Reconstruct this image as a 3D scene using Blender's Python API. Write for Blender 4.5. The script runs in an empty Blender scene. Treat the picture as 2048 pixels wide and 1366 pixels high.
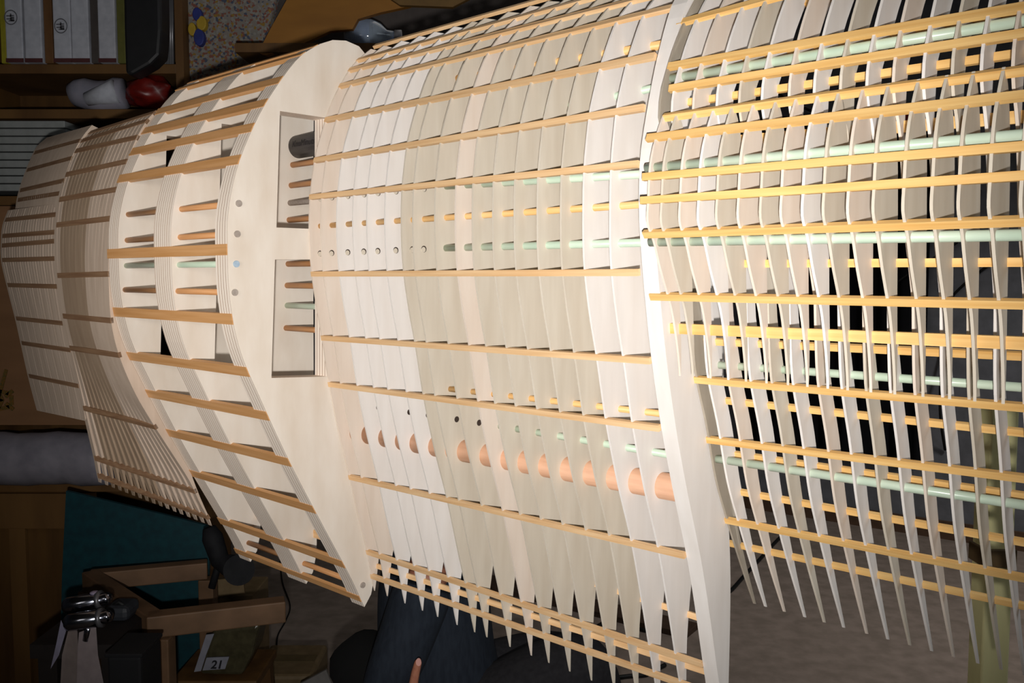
import bpy, math, random
from mathutils import Vector, Matrix
random.seed(7)
S = bpy.context.scene
COL = S.collection
PI = math.pi
# ------------------------------------------------------------------ camera
F = 1800.0; CX, CY = 1024.0, 683.0; HZ = 550.0; CAMH = 1.45
PITCH = math.atan((CY-HZ)/F)
cd = bpy.data.cameras.new('camera'); cam = bpy.data.objects.new('camera', cd); COL.objects.link(cam)
cd.sensor_width = 36; cd.lens = 36*F/2048; cd.clip_start = .02; cd.clip_end = 60
cam.location = (0, 0, CAMH); cam.rotation_euler = (PI/2-PITCH, 0, 0)
S.camera = cam
RT = Vector((1,0,0)); UP = Vector((0, math.sin(PITCH), math.cos(PITCH))); FW = Vector((0, math.cos(PITCH), -math.sin(PITCH)))
C0 = Vector((0,0,CAMH))
def ray(px, py): return RT*((px-CX)/F) + UP*((CY-py)/F) + FW
def proj(p):
    d = p-C0; z = d.dot(FW)
    return CX+F*d.dot(RT)/z, CY-F*d.dot(UP)/z
def W(px, py, Y):                                   # point of the place seen at a pixel, Y metres ahead
    r = ray(px, py); return C0 + r*(Y/r.y)
# ------------------------------------------------------------------ the wing's own frame
Dv = Vector((-1974/F, math.sqrt(1+((CY-HZ)/F)**2), 0)).normalized()
X_ = -Dv; Y_ = Vector((-X_.y, X_.x, 0)); ROT = math.atan2(X_.y, X_.x)
PC = C0 + ray(458, 500)*1.45
ORG = Vector((PC.x, PC.y, .80))
def loc2w(x, y, z): return ORG + X_*x + Y_*y + Vector((0,0,z))
def unp(px, py, x):                                 # pixel -> (y,z) in the rib plane x
    r = ray(px, py); o = C0-ORG
    k = (x-o.dot(X_))/r.dot(X_); p = o + r*k
    return p.dot(Y_), p.z
def x_at(px, y, z):                                 # span position where (y,z) is seen at column px
    lo, hi = -2.2, 1.45
    f = lambda x: proj(loc2w(x, y, z))[0]-px
    for _ in range(50):
        m = (lo+hi)/2
        if f(m) > 0: hi = m
        else: lo = m
    return (lo+hi)/2
# ------------------------------------------------------------------ materials
MATS = {}
def mat(name, c1, c2=None, scale=(8,8,8), rough=.6, noise=4, metal=0, lam=None, detail=5, bump=0, spec=.3, coat=0, alpha=None, contrast=(.35,.65)):
    if name in MATS: return MATS[name]
    m = bpy.data.materials.new(name); m.use_nodes = True; nt = m.node_tree; N = nt.nodes; L = nt.links
    b = N['Principled BSDF']; b.inputs['Roughness'].default_value = rough; b.inputs['Metallic'].default_value = metal
    b.inputs['Specular IOR Level'].default_value = spec
    if coat: b.inputs['Coat Weight'].default_value = coat
    c1 = tuple(c1)+(1,); c2 = (tuple(c2)+(1,)) if c2 else tuple(v*.8 for v in c1[:3])+(1,)
    tc = N.new('ShaderNodeTexCoord'); mp = N.new('ShaderNodeMapping'); mp.inputs['Scale'].default_value = scale
    L.new(tc.outputs['Object'], mp.inputs['Vector'])
    no = N.new('ShaderNodeTexNoise'); no.inputs['Scale'].default_value = noise; no.inputs['Detail'].default_value = detail
    L.new(mp.outputs['Vector'], no.inputs['Vector'])
    cr = N.new('ShaderNodeValToRGB'); cr.color_ramp.elements[0].position = contrast[0]; cr.color_ramp.elements[1].position = contrast[1]
    cr.color_ramp.elements[0].color = c2; cr.color_ramp.elements[1].color = c1
    L.new(no.outputs['Fac'], cr.inputs['Fac']); out = cr.outputs['Color']
    if lam:                                         # plywood layers seen on edge
        per, wid, off, dark = lam
        sx = N.new('ShaderNodeSeparateXYZ'); L.new(tc.outputs['Object'], sx.inputs[0])
        a = N.new('ShaderNodeMath'); a.operation = 'ADD'; a.inputs[1].default_value = off+50*per; L.new(sx.outputs['X'], a.inputs[0])
        q = N.new('ShaderNodeMath'); q.operation = 'PINGPONG'; q.inputs[1].default_value = per/2; L.new(a.outputs[0], q.inputs[0])
        g = N.new('ShaderNodeMath'); g.operation = 'LESS_THAN'; g.inputs[1].default_value = wid/2; L.new(q.outputs[0], g.inputs[0])
        mx = N.new('ShaderNodeMixRGB'); L.new(g.outputs[0], mx.inputs['Fac']); L.new(out, mx.inputs['Color1']); mx.inputs['Color2'].default_value = tuple(dark)+(1,)
        out = mx.outputs['Color']
    L.new(out, b.inputs['Base Color'])
    if bump:
        bp = N.new('ShaderNodeBump'); bp.inputs['Strength'].default_value = bump; bp.inputs['Distance'].default_value = .004
        L.new(no.outputs['Fac'], bp.inputs['Height']); L.new(bp.outputs['Normal'], b.inputs['Normal'])
    MATS[name] = m; return m
PLY = [mat('birch_ply_%d'%i, c1, c2, scale=(20,14,2.2), noise=3.2, rough=.62, spec=.2, contrast=(.25,.8)) for i,(c1,c2) in enumerate([
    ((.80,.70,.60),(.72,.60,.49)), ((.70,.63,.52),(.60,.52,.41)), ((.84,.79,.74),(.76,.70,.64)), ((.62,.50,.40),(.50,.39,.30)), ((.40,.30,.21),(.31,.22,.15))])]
BULK = mat('birch_ply_sheet', (.83,.76,.67), (.70,.60,.49), scale=(20,9,3), noise=2.5, spec=.2, contrast=(.25,.8))
LAM = mat('layered_plywood', (1.0,.90,.79), (.93,.80,.67), scale=(160,2,2), noise=3, lam=(.0078,.0012,.0,(.36,.20,.11)), contrast=(.3,.7))
PINE = mat('pine_strip_yellow', (.86,.56,.22), (.72,.40,.12), scale=(2.2,60,60), noise=3, rough=.5, contrast=(.3,.7))
PINE2 = mat('pine_strip_pale', (.85,.58,.32), (.72,.43,.20), scale=(2.2,60,60), noise=3, rough=.5, contrast=(.3,.7))
PINE3 = mat('pine_strip_red', (.74,.41,.18), (.62,.31,.11), scale=(2.2,60,60), noise=3, rough=.5, contrast=(.3,.7))
PINE4 = mat('strip_dark', (.30,.18,.10), (.22,.12,.065), scale=(2.2,60,60), noise=3, rough=.6)  # strips of the far runs; shade on them is put into the brown
TUBE = mat('glass_fibre_tube', (.60,.70,.55), (.48,.60,.46), scale=(6,30,30), noise=2, rough=.3, spec=.5)
DOWEL = mat('dowel_orange', (.66,.34,.15), (.52,.24,.09), scale=(3,60,60), noise=3, rough=.45)
DOWELY = mat('dowel_yellow', (.86,.55,.24), (.74,.42,.15), scale=(3,60,60), noise=3, rough=.45)
SALMON = mat('card_tube', (.72,.42,.27), (.60,.33,.20), scale=(3,30,30), noise=3, rough=.6)
BLKTUBE = mat('dark_tube', (.12,.11,.105), (.05,.045,.045), scale=(3,60,10), noise=5, rough=.5)
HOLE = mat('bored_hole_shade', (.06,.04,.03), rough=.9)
GREYEND = mat('dowel_end_grey', (.42,.36,.31), (.33,.28,.24), noise=30)
BLUEEND = mat('dowel_end_blue', (.42,.53,.62), (.35,.46,.56), noise=30)
# ------------------------------------------------------------------ mesh helpers
def link(name, V, Fc, m, parent=None, smooth=False, mats=None, midx=None):
    me = bpy.data.meshes.new(name); me.from_pydata([tuple(v) for v in V], [], Fc)
    if mats:
        for q in mats: me.materials.append(q)
        for i, p in enumerate(me.polygons): p.material_index = midx[i]
    else: me.materials.append(m)
    if smooth:
        for p in me.polygons: p.use_smooth = True
    me.update(); o = bpy.data.objects.new(name, me); COL.objects.link(o)
    if parent: o.parent = parent
    return o
def tag(o, label=None, cat=None, group=None, kind=None):
    if label: o['label'] = label
    if cat: o['category'] = cat
    if group: o['group'] = group
    if kind: o['kind'] = kind
    return o
def thing(name, label, cat, loc=(0,0,0), rz=0, group=None):
    o = bpy.data.objects.new(name, None); COL.objects.link(o); o.empty_display_size = .05
    o.location = loc; o.rotation_euler = (0,0,rz); return tag(o, label, cat, group)
class MB:
    def __init__(s): s.V = []; s.F = []
    def quadbox(s, P):                              # 8 points: 4 of one end, 4 of the other
        n = len(s.V); s.V += [Vector(p) for p in P]
        s.F += [[n+3,n+2,n+1,n],[n+4,n+5,n+6,n+7]] + [[n+i,n+(i+1)%4,n+4+(i+1)%4,n+4+i] for i in range(4)]
    def box(s, c, d, R=None):
        c = Vector(c); h = Vector(d)/2; P = []
        for z in (-1,1):
            for x,y in ((-1,-1),(1,-1),(1,1),(-1,1)):
                v = Vector((x*h.x, y*h.y, z*h.z))
                if R: v = R @ v
                P.append(c+v)
        s.quadbox(P); return s
    def bar(s, a, b, w, h, up=(0,0,1)):
        a = Vector(a); b = Vector(b); d = (b-a).normalized(); u = Vector(up); sd = d.cross(u).normalized(); u = sd.cross(d)
        P = []
        for c in (a, b):
            for x,y in ((-1,-1),(1,-1),(1,1),(-1,1)): P.append(c+sd*(x*w/2)+u*(y*h/2))
        s.quadbox(P); return s
    def tube(s, pts, r, n=12, cap=True):
        pts = [Vector(p) for p in pts]; base = len(s.V); rs = r if isinstance(r,(list,tuple)) else [r]*len(pts)
        nrm = None
        for i,p in enumerate(pts):
            d = (pts[min(i+1,len(pts)-1)]-pts[max(i-1,0)]).normalized()
            if nrm is None: nrm = d.orthogonal().normalized()
            nrm = (nrm - d*nrm.dot(d)).normalized(); bn = d.cross(nrm)
            for k in range(n):
                a = 2*PI*k/n; s.V.append(p+nrm*(math.cos(a)*rs[i])+bn*(math.sin(a)*rs[i]))
        for i in range(len(pts)-1):
            for k in range(n):
                a = base+i*n+k; b = base+i*n+(k+1)%n; s.F.append([a,b,b+n,a+n])
        if cap:
            s.F.append([base+k for k in range(n)][::-1]); s.F.append([base+(len(pts)-1)*n+k for k in range(n)])
        return s
    def prism(s, poly, fn0, fn1):                   # polygon of 2D points mapped to two planes
        n = len(s.V); k = len(poly)
        s.V += [fn0(p) for p in poly] + [fn1(p) for p in poly]
        s.F += [list(range(n+k-1, n-1, -1)), list(range(n+k, n+2*k))]
        for i in range(k):
            j = (i+1)%k; s.F.append([n+i, n+j, n+k+j, n+k+i])
        return s
    def build(s, name, m, parent=None, smooth=False, bevel=0):
        if parent is not None and parent.get('_c'):
            c = Vector(parent['_c']); s.V = [Vector(v)-c for v in s.V]
        o = link(name, s.V, s.F, m, parent, smooth)
        if bevel:
            b = o.modifiers.new('bevel', 'BEVEL'); b.width = bevel; b.segments = 2; b.limit_method = 'ANGLE'
        return o
def wt(name, label, cat, base, group=None):         # a thing whose parts are given in world points
    base = Vector(base); o = thing(name, label, cat, base, group=group); o['_c'] = tuple(base); return o
def spline(P, n):                                   # Catmull-Rom through points, resampled
    P = [Vector((p[0],p[1],0)) for p in P]; Q = [P[0]*2-P[1]]+P+[P[-1]*2-P[-2]]; out = []
    per = 6
    for i in range(1, len(Q)-2):
        for k in range(per):
            t = k/per; a,b,c,d = Q[i-1],Q[i],Q[i+1],Q[i+2]
            out.append(.5*((2*b)+(c-a)*t+(2*a-5*b+4*c-d)*t*t+(3*b-3*c+d-a)*t**3))
    out.append(P[-1])
    L = [0]
    for i in range(1,len(out)): L.append(L[-1]+(out[i]-out[i-1]).length)
    res = []; j = 0
    for k in range(n):
        t = L[-1]*k/(n-1)
        while j < len(L)-2 and L[j+1] < t: j += 1
        f = (t-L[j])/max(1e-9, L[j+1]-L[j]); p = out[j].lerp(out[j+1], min(1,max(0,f))); res.append((p.x,p.y))
    return res
NF, NB = 56, 40
class Sec:
    """A run of the wing: outline at its far end and at its near end, blended between."""
    def __init__(s, x0, front0, back0, x1=None, front1=None, back1=None):
        s.x0 = x0; s.x1 = x1
        s.f0 = spline([unp(p[0],p[1],x0) for p in front0], NF); s.b0 = spline([unp(p[0],p[1],x0) for p in back0], NB)
        if x1 is None: s.f1, s.b1 = s.f0, s.b0; s.x1 = x0+1
        else: s.f1 = spline([unp(p[0],p[1],x1) for p in front1], NF); s.b1 = spline([unp(p[0],p[1],x1) for p in back1], NB)
    def front(s, x):
        t = (x-s.x0)/(s.x1-s.x0); return [(a[0]*(1-t)+b[0]*t, a[1]*(1-t)+b[1]*t) for a,b in zip(s.f0,s.f1)]
    def back(s, x):
        t = (x-s.x0)/(s.x1-s.x0); return [(a[0]*(1-t)+b[0]*t, a[1]*(1-t)+b[1]*t) for a,b in zip(s.b0,s.b1)]
    def poly(s, x):
        f = s.front(x); b = s.back(x); P = f+b[::-1]; out = [P[0]]
        for p in P[1:]:
            if math.hypot(p[0]-out[-1][0], p[1]-out[-1][1]) > 3e-4: out.append(p)
        if math.hypot(out[0][0]-out[-1][0], out[0][1]-out[-1][1]) < 3e-4: out.pop()
        return out
    def yf(s, x, z, tan=False, side='front'):
        f = s.front(x) if side == 'front' else s.back(x)
        best = min(range(len(f)-1), key=lambda i: abs((f[i][1]+f[i+1][1])/2-z))
        a, b = f[best], f[best+1]; k = (z-a[1])/((b[1]-a[1]) or 1e-9); k = max(-1, min(2, k))
        y = a[0]+(b[0]-a[0])*k
        if tan: return y, math.atan2(b[0]-a[0], b[1]-a[1])
        return y
def z_line(x, yfun, L):                             # height at which (x,y(z)) is seen on the pixel line L
    (ax,ay),(bx,by) = L; k = (by-ay)/(bx-ax)
    f = lambda z: (lambda q: q[1]-(ay+k*(q[0]-ax)))(proj(loc2w(x, yfun(z), z)))
    lo, hi = -.4, 1.5
    for _ in range(40):
        m = (lo+hi)/2
        if f(m) > 0: lo = m
        else: hi = m
    return (lo+hi)/2
# ------------------------------------------------------------------ THE WING
wing = thing('wing_framework', 'large bare wooden wing skeleton of plywood ribs and pine stringers, spanning the room', 'wing frame', ORG, ROT)
def rib(sec, x, th, m, name='rib'):
    b = MB(); b.prism(sec.poly(x), lambda p: Vector((x-th,p[0],p[1])), lambda p: Vector((x,p[0],p[1])))
    # corner faces of a prism built back to front
    return b.build(name, m, wing)
def strip(sec, xa, xb, L, m, h=.009, d=.005, side='front', off=0.0, name='stringer', const=None):
    """flat strip let into the rib edges, following pixel line L, from span xa to xb"""
    P = []; e = []
    if xa is None:
        xa = -.1
        for _ in range(4):
            f0 = lambda z: sec.yf(xa, z, side=side)+off
            z = z_line(xa, f0, L); xa = x_at(L[0][0], f0(z), z)
    for x in (xa, xb):
        if const is None:
            yfn = lambda z, x=x: sec.yf(x, z, side=side)+off
        else: yfn = lambda z: const
        z = z_line(x, yfn, L)
        if const is None: y, an = sec.yf(x, z, True, side); y += off
        else: y, an = const, 0
        # tangent runs downwards; section rectangle: h along tangent, d along normal
        t = Vector((0, math.sin(an), math.cos(an)))
        if t.z < 0: t = -t
        n = Vector((0, t.z, -t.y))
        c = Vector((x, y, z)) + n*(d/2-.0012 if side == 'front' else -d/2+.0012)
        e.append([c-t*h/2-n*d/2, c+t*h/2-n*d/2, c+t*h/2+n*d/2, c-t*h/2+n*d/2])
    b = MB(); b.quadbox(e[0]+e[1]); return b.build(name, m, wing)
def rod(xa, xb, y, L, r, m, name='dowel', sec=None, n=14, at=None):
    P = []
    for x in (xa, xb):
        yy = y if sec is None else None
        f = (lambda z: y) if sec is None else (lambda z, x=x: sec.yf(x, z)+y)
        z = z_line(x, f, L); P.append((x, f(z), z))
    return MB().tube(P, r, n).build(name, m, wing, smooth=False if n < 10 else True)
def disc(x, y, z, r, m, name, h=.0012):
    return MB().tube([(x-.004,y,z),(x+h,y,z)], r, 20).build(name, m, wing)

# --- T: three thick laminated bulkheads
Cf = [(640,88),(600,113),(560,163),(520,227),(487,300),(468,360),(456,430),(455,500),(460,600),(480,700),(522,800),(580,925),(640,1040),(700,1152),(722,1200),(729,1214)]
Cb = [(640,88),(672,79),(700,84),(728,101),(744,135),(748,190),(746,400),(746,900),(750,1090),(749,1150),(738,1205),(729,1214)]
T = Sec(0.0, Cf, Cb)
yT, zT = unp(458,500,0)
xB = x_at(-950+1408*.92, yT, zT); xA = x_at(-950+1408*.845, yT, zT)
def bulkhead(x, th):
    P = T.poly(x)
    wins = [[(560,222),(655,236),(655,459),(553,455)], [(550,519),(655,519),(655,753),(543,756)]]
    wins = [[unp(p[0],p[1],0) for p in w] for w in wins]
    # face with two windows: triangulated fill through mathutils tessellation
    from mathutils.geometry import tessellate_polygon
    loops = [[Vector((p[0],p[1],0)) for p in P]]+[[Vector((p[0],p[1],0)) for p in w] for w in wins]
    tris = tessellate_polygon(loops); flat = [p for l in loops for p in l]; n = len(flat)
    V = [Vector((x-th,p.x,p.y)) for p in flat]+[Vector((x,p.x,p.y)) for p in flat]
    Fc = []; idx = []
    for t in tris:
        Fc.append([t[0],t[1],t[2]]); idx.append(0); Fc.append([n+t[2],n+t[1],n+t[0]]); idx.append(0)
    b = 0
    for l in loops:
        for i in range(len(l)):
            j = (i+1)%len(l); Fc.append([b+i,b+j,n+b+j,n+b+i]); idx.append(1)
        b += len(l)
    return link('laminated_bulkhead', V, Fc, None, wing, mats=[BULK, LAM], midx=idx)
TH = (.043, .064, .038)
bA = bulkhead(xA, TH[0]); bB = bulkhead(xB, TH[1]); bC = bulkhead(0, TH[2])
for (px,py,h) in ((590,112,.012),(565,159,.017),(538,204,.017),(510,254,.017),(484,318,.017),(458,499,.018),(459,638,.018),(482,742,.018),(524,830,.018),(581,925,.018),(638,1022,.018),(685,1128,.018),(716,1196,.014),(640,90,.010)):
    L = ((px,py),(-950,550))
    strip(T, xA-TH[0]-.004, -.0006, L, PINE3, h=h, d=.007)
for (px,py,m,me) in ((477,407,DOWEL,GREYEND),(474,468,DOWEL,GREYEND),(472,528,TUBE,BLUEEND),(469,585,DOWEL,GREYEND),(725,1170,DOWEL,GREYEND)):
    y,z = unp(px,py,0)
    MB().tube([(xA-.03,y,z),(.001,y,z)], .0052, 14).build('dowel', m, wing, smooth=True)
    disc(.0012, y, z, .0055, me, 'dowel_end')
for (px,py,m) in ((601,330,DOWEL),(598,371,DOWEL),(596,406,GREYEND),(594,440,DOWEL),(592,528,DOWEL),(590,571,DOWEL),(590,611,TUBE),(588,656,DOWEL)):
    y,z = unp(px-16,py,xB)
    MB().tube([(xB-.03,y,z),(-.002,y,z)], .0056, 14).build('dowel', m, wing, smooth=True)
y,z = unp(596,294,xB)
bt = MB().tube([(xB-.02,y,z),(-.002,y,z)], .022, 28).build('tube', BLKTUBE, wing, smooth=True)
bt['label'] = 'thick dark tube with worn printing'
# worn illegible print along the dark tube
fc = bpy.data.curves.new('tube_print', 'FONT'); fc.body = 'KnuMinuts'; fc.size = .017; fc.extrude = .0002; fc.shear = .3
fo = bpy.data.objects.new('tube_print', fc); COL.objects.link(fo)
dg = bpy.context.evaluated_depsgraph_get(); pm = bpy.data.meshes.new_from_object(fo.evaluated_get(dg)); bpy.data.objects.remove(fo)
pm.materials.clear(); pm.materials.append(mat('print_grey', (.035,.03,.03)))
po = bpy.data.objects.new('print', pm); COL.objects.link(po); po.parent = bt
po.rotation_euler = (PI/2, 0, 0); po.location = (xB+.012, y-.0226, z-.004)
# trailing edge slats between bulkheads (inner side)
for (px,py,m,h) in ((746,1105,PINE2,.016),(742,1140,DOWEL,.008)):
    yy,zz = unp(px,py,0)
    MB().bar((xA-.02,yy,zz),(-.02,yy,zz),.006,h).build('stringer', m, wing)

# --- M: long middle run of thin ribs
Mf0 = [(742,98),(717,119),(700,139),(681,171),(664,205),(652,239),(637,290),(630,320),(621,394),(619,460),(622,520),(626,560),(635,620),(645,676),(659,769),(677,860),(700,955),(719,1040),(736,1108),(744,1155),(750,1182)]
Mb0 = [(742,98),(757,100),(772,109),(787,130),(795,180),(800,300),(800,700),(794,880),(780,1000),(769,1060),(760,1100),(756,1130),(753,1160),(750,1182)]
Mf1 = [(1436,-90),(1400,-55),(1368,-22),(1342,14),(1322,70),(1308,115),(1293,180),(1286,222),(1276,330),(1274,420),(1274,490),(1277,550),(1287,640),(1300,724),(1318,858),(1342,990),(1369,1112),(1388,1230),(1403,1332),(1416,1415),(1423,1460)]
Mb1 = [(1436,-90),(1458,-92),(1482,-78),(1500,-40),(1505,40),(1505,300),(1500,700),(1490,850),(1462,980),(1447,1060),(1436,1140),(1428,1220),(1423,1300),(1422,1380),(1423,1460)]
x1 = -TH[2]*0+.004
y0, z0 = unp(619,470,x1)
xs = [x_at(p, y0, z0)for p in (622,645,677,709,737,773,806,829,873,914,948,989,1032,1078,1125,1170,1224,1276)]
xs = [x - xs[0] + x1 for x in xs]
XC2f = xs[-1]; XC2 = XC2f+.023
M = Sec(x1, Mf0, Mb0, XC2f, Mf1, Mb1)
cols = [0,0,2,2,2,2,1,1,1,0,1,1,1,1,1,2,2,1]
for i, x in enumerate(xs[:-1]):
    r_ = rib(M, x, .003, PLY[cols[i]])
Mlines = [((743,93),(1084,-3)),((717,119),(1160,1)),((700,139),(1264,0)),((681,171),(1342,14)),((653,239),(1309,111)),((631,320),(1285,215)),
          ((621,394),(1274,328)),((625,548),(1275,545)),((645,676),(1300,722)),((659,769),(1318,857)),((700,955),(1368,1112)),((735,1105),(1402,1330)),((743,1153),(1355,1366))]
for L in Mlines: strip(M, x1-.003, XC2f, L, PINE2, h=.0088, d=.006)
for L in (((750,1130),(1410,1341)),): strip(M, x1, XC2f, L, PINE2, h=.009, d=.005, side='back', off=0)
strip(M, xs[3], XC2f, ((1262,1190),(1390,1232)), PINE2, h=.009, d=.005, side='back')
# rods through the middle run
rod(x1, XC2f+.001, .022, ((645,452),(1270,410)), .0046, DOWELY, 'dowel', M)
rod(xs[8], XC2f+.001, .020, ((900,372),(1260,350)), .0052, TUBE, 'tube', M)
rod(xs[8], XC2f+.001, .020, ((900,496),(1260,486)), .0052, TUBE, 'tube', M)
rod(xs[6], XC2f+.001, .040, ((870,165),(1310,92)), .0060, DOWELY, 'dowel', M)
rod(xs[10], XC2f+.001, .046, ((1000,242),(1290,180)), .0050, TUBE, 'tube', M)
rod(xs[6], XC2f+.001, .034, ((900,778),(1310,826)), .0046, DOWELY, 'dowel', M)
rod(xs[9], XC2f+.001, .036, ((1000,852),(1330,908)), .0052, TUBE, 'tube', M)
rod(x1, XC2f+.002, .040, ((705,862),(1330,972)), .0185, SALMON, 'tube', M, n=30)
for i in range(0, 8):                                # empty bored holes of the first ribs, inner shade painted by dark discs
    x = xs[i]
    for L in (((640,397),(900,372)), ((640,507),(900,496))):
        z = z_line(x, lambda z: M.yf(x, z)+.020, L); yy = M.yf(x, z)+.020
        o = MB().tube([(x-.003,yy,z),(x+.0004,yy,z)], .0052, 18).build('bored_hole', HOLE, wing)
        o2 = MB().tube([(x-.001,yy-.001,z-.0008),(x+.0007,yy-.001,z-.0008)], .0042, 16).build('hole_pale_disc', PLY[1], wing)  # pale disc leaves a crescent of the painted shade
for i in range(2, 12):
    x = xs[i]
    L = ((800,850),(960,853)) if i < 9 else None
    if L:
        z = z_line(x, lambda z: M.yf(x, z)+.036, ((780,818),(1000,852))); yy = M.yf(x, z)+.036
        MB().tube([(x-.003,yy,z),(x+.0004,yy,z)], .005, 16).build('bored_hole', HOLE, wing)  # dark disc paints the shade inside a bored hole

# --- the thick end rib between middle and near run
Ef = [(1452,-110),(1416,-78),(1380,-42),(1345,5),(1315,110),(1296,205),(1280,310),(1277,400),(1278,450),(1286,560),(1300,700),(1321,850),(1345,980),(1372,1110),(1390,1220),(1404,1320),(1413,1380),(1423,1445)]
Eb = [(1452,-110),(1480,-112),(1502,-80),(1492,-10),(1455,75),(1425,200),(1412,400),(1412,600),(1416,760),(1424,950),(1431,1100),(1432,1190),(1430,1300),(1427,1400),(1423,1445)]
dE = lambda P: [(p[0], p[1]) for p in P]
ES = Sec(XC2f, dE(Ef), dE(Eb))
b = MB(); b.prism(ES.poly(XC2f), lambda p: Vector((XC2f+.0005,p[0],p[1])), lambda p: Vector((XC2,p[0],p[1])))
eb = b.build('end_rib', PLY[2], wing)

# --- R: near run, front blades and rear blades
Af = [(1681,180),(1673,208),(1666,238),(1661,260),(1655,305),(1651,377),(1649,430),(1659,473),(1669,536),(1681,598),(1687,633),(1693,692),(1697,750),(1698,781)]
Ab = [(1681,180),(1689,215),(1694,260),(1698,330),(1699,430),(1699,590),(1700,700),(1699,760),(1698,781)]
Bf = [(1800,-170),(1762,-110),(1735,-50),(1712,20),(1693,100),(1686,140),(1684,200),(1700,290),(1709,430),(1714,480),(1722,540),(1729,600),(1730,650),(1732,740),(1737,800),(1750,892),(1763,1012),(1779,1100),(1800,1200),(1821,1291)]
Bb = [(1800,-170),(1812,-165),(1790,-90),(1752,10),(1726,100),(1712,150),(1709,200),(1706,290),(1715,420),(1727,490),(1741,550),(1745,650),(1754,740),(1760,800),(1772,892),(1783,1012),(1794,1100),(1808,1200),(1823,1291)]
ax = [1297,1324,1361,1398,1435,1478,1523,1564,1607,1649,1698,1749,1809,1866,1920,1981,2045,2112]
xr9 = None
yA, zA = M.yf(XC2f, .63), .63
yA, zA = unp(1279, 440, XC2)
# depth of the near run's front edge: in line with the end rib
yA -= .001
XR = [x_at(p, yA, zA) for p in ax]
A = Sec(XR[9], Af, Ab); B = Sec(XR[9], Bf, Bb)
for i, x in enumerate(XR):
    if x < XC2+.003: x = XR[i] = XC2+.004
    b = MB(); b.prism(A.poly(x), lambda p: Vector((x-.003,p[0],p[1])), lambda p: Vector((x,p[0],p[1]))); b.build('front_rib', PLY[(0,1,0,2,1)[i%5] if i < 12 else 1], wing)
yB9, zB9 = unp(1750, 892, XR[9])
for i, p in enumerate((1363,1404,1438,1478,1522,1564,1606,1656,1702,1750,1798,1846,1900,1952,2004,2060,2116)):
    x = x_at(p, yB9, zB9)
    if x < XC2+.004: x = XC2+.005
    rib(B, x, .003, PLY[(2,1,2,0)[i%4]])
xe = XR[-1]+.01; xn = XC2f+.001
for L in (((1293,275),(2048,189)),((1285,354),(2048,292)),((1281,401),(2048,351)),((1287,470),(2048,444)),((1300,594),(2048,610))):
    strip(A, None, xe, L, PINE, h=.0088, d=.006)
for L in (((1355,45),(1523,0)),((1336,132),(2048,12)),((1338,177),(2048,66)),((1345,756),(2048,816)),((1350,872),(2048,958)),((1382,1028),(2048,1158))):
    strip(B, None, xe, L, PINE, h=.0088, d=.006)
for L,h in ((((1361,208),(2048,107)),.0085),(((1363,142),(2048,28)),.007),(((1385,58),(1560,20)),.008),(((1398,288),(2048,234)),.012),(((1380,680),(2048,711)),.009),
          (((1386,793),(2048,864)),.0085),(((1394,896),(2048,990)),.008),(((1398,968),(2048,1083)),.0085),(((1416,1076),(2048,1210)),.0085)):
    strip(B, None, xe, L, PINE, h=h, d=.005, side='back')
for L,h in ((((1330,234),(2048,140)),.009),(((1363,528),(2048,524)),.0088),(((1340,656),(2048,686)),.0128)):
    strip(A, None, xe, L, PINE, h=h, d=.005, side='back')
rod(XC2, xe, .012, ((1355,155),(2048,42)), .0055, TUBE, 'tube', B)
rod(XC2, xe, .010, ((1310,335),(2048,270)), .0055, TUBE, 'tube', A)
rod(XC2, xe, .010, ((1316,484),(2048,470)), .0055, TUBE, 'tube', A)
rod(XC2, xe, .030, ((1371,725),(2048,775)), .0050, TUBE, 'tube', B)
rod(XC2, xe, .010, ((1382,910),(2048,1010)), .0055, TUBE, 'tube', B)

# --- E: dense run behind the bulkheads
xE1 = xA-TH[0]-.001
Ef1 = [(312,222),(294,240),(274,274),(254,322),(234,379),(223,437),(218,500),(217,548),(222,641),(238,710),(268,782),(300,838),(330,885),(378,960),(398,1003),(418,1040),(424,1052)]
Ef0 = [(184,262),(165,282),(150,308),(134,349),(121,399),(115,450),(114,500),(117,551),(128,632),(142,697),(158,765),(170,818),(180,862),(193,918),(197,940),(201,958),(203,966)]
def mk(P, w): return [P[0]]+[(p[0]+w*math.sin(PI*i/(len(P)-1))**.45, p[1]-(6 if i < len(P)/2 else 0)) for i,p in list(enumerate(P))[1:-1]]+[P[-1]]
def teeth(P, w): 
    Q = mk(P, w); n = len(Q); Q[-4] = (P[-4][0]+w*.26, P[-4][1]); Q[-3] = (P[-3][0]+w*.17, P[-3][1]); Q[-2] = (P[-2][0]+w*.08, P[-2][1]); return Q
yE, zE = unp(218,500,xE1); xE0 = x_at(114, yE, zE)
E = Sec(xE0, Ef0, teeth(Ef0, 26), xE1, Ef1, teeth(Ef1, 34))
nE = 17
for i in range(nE):
    x = xE0+(xE1-xE0)*(i/(nE-1))
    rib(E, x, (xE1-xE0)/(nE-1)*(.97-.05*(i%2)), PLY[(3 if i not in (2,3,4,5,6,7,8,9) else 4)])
for L in (((178,266),(305,226)),((160,283),(292,242)),((152,302),(272,275)),((134,349),(253,323)),((121,399),(233,379)),((114,450),(222,437)),((117,551),(216,548)),((128,632),(222,641)),((140,696),(237,710)),((170,817),(323,858)),((195,918),(398,986)),((201,953),(418,1036))):
    strip(E, xE0-.004, xE1, L, PINE4, h=.011, d=.006)
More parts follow.
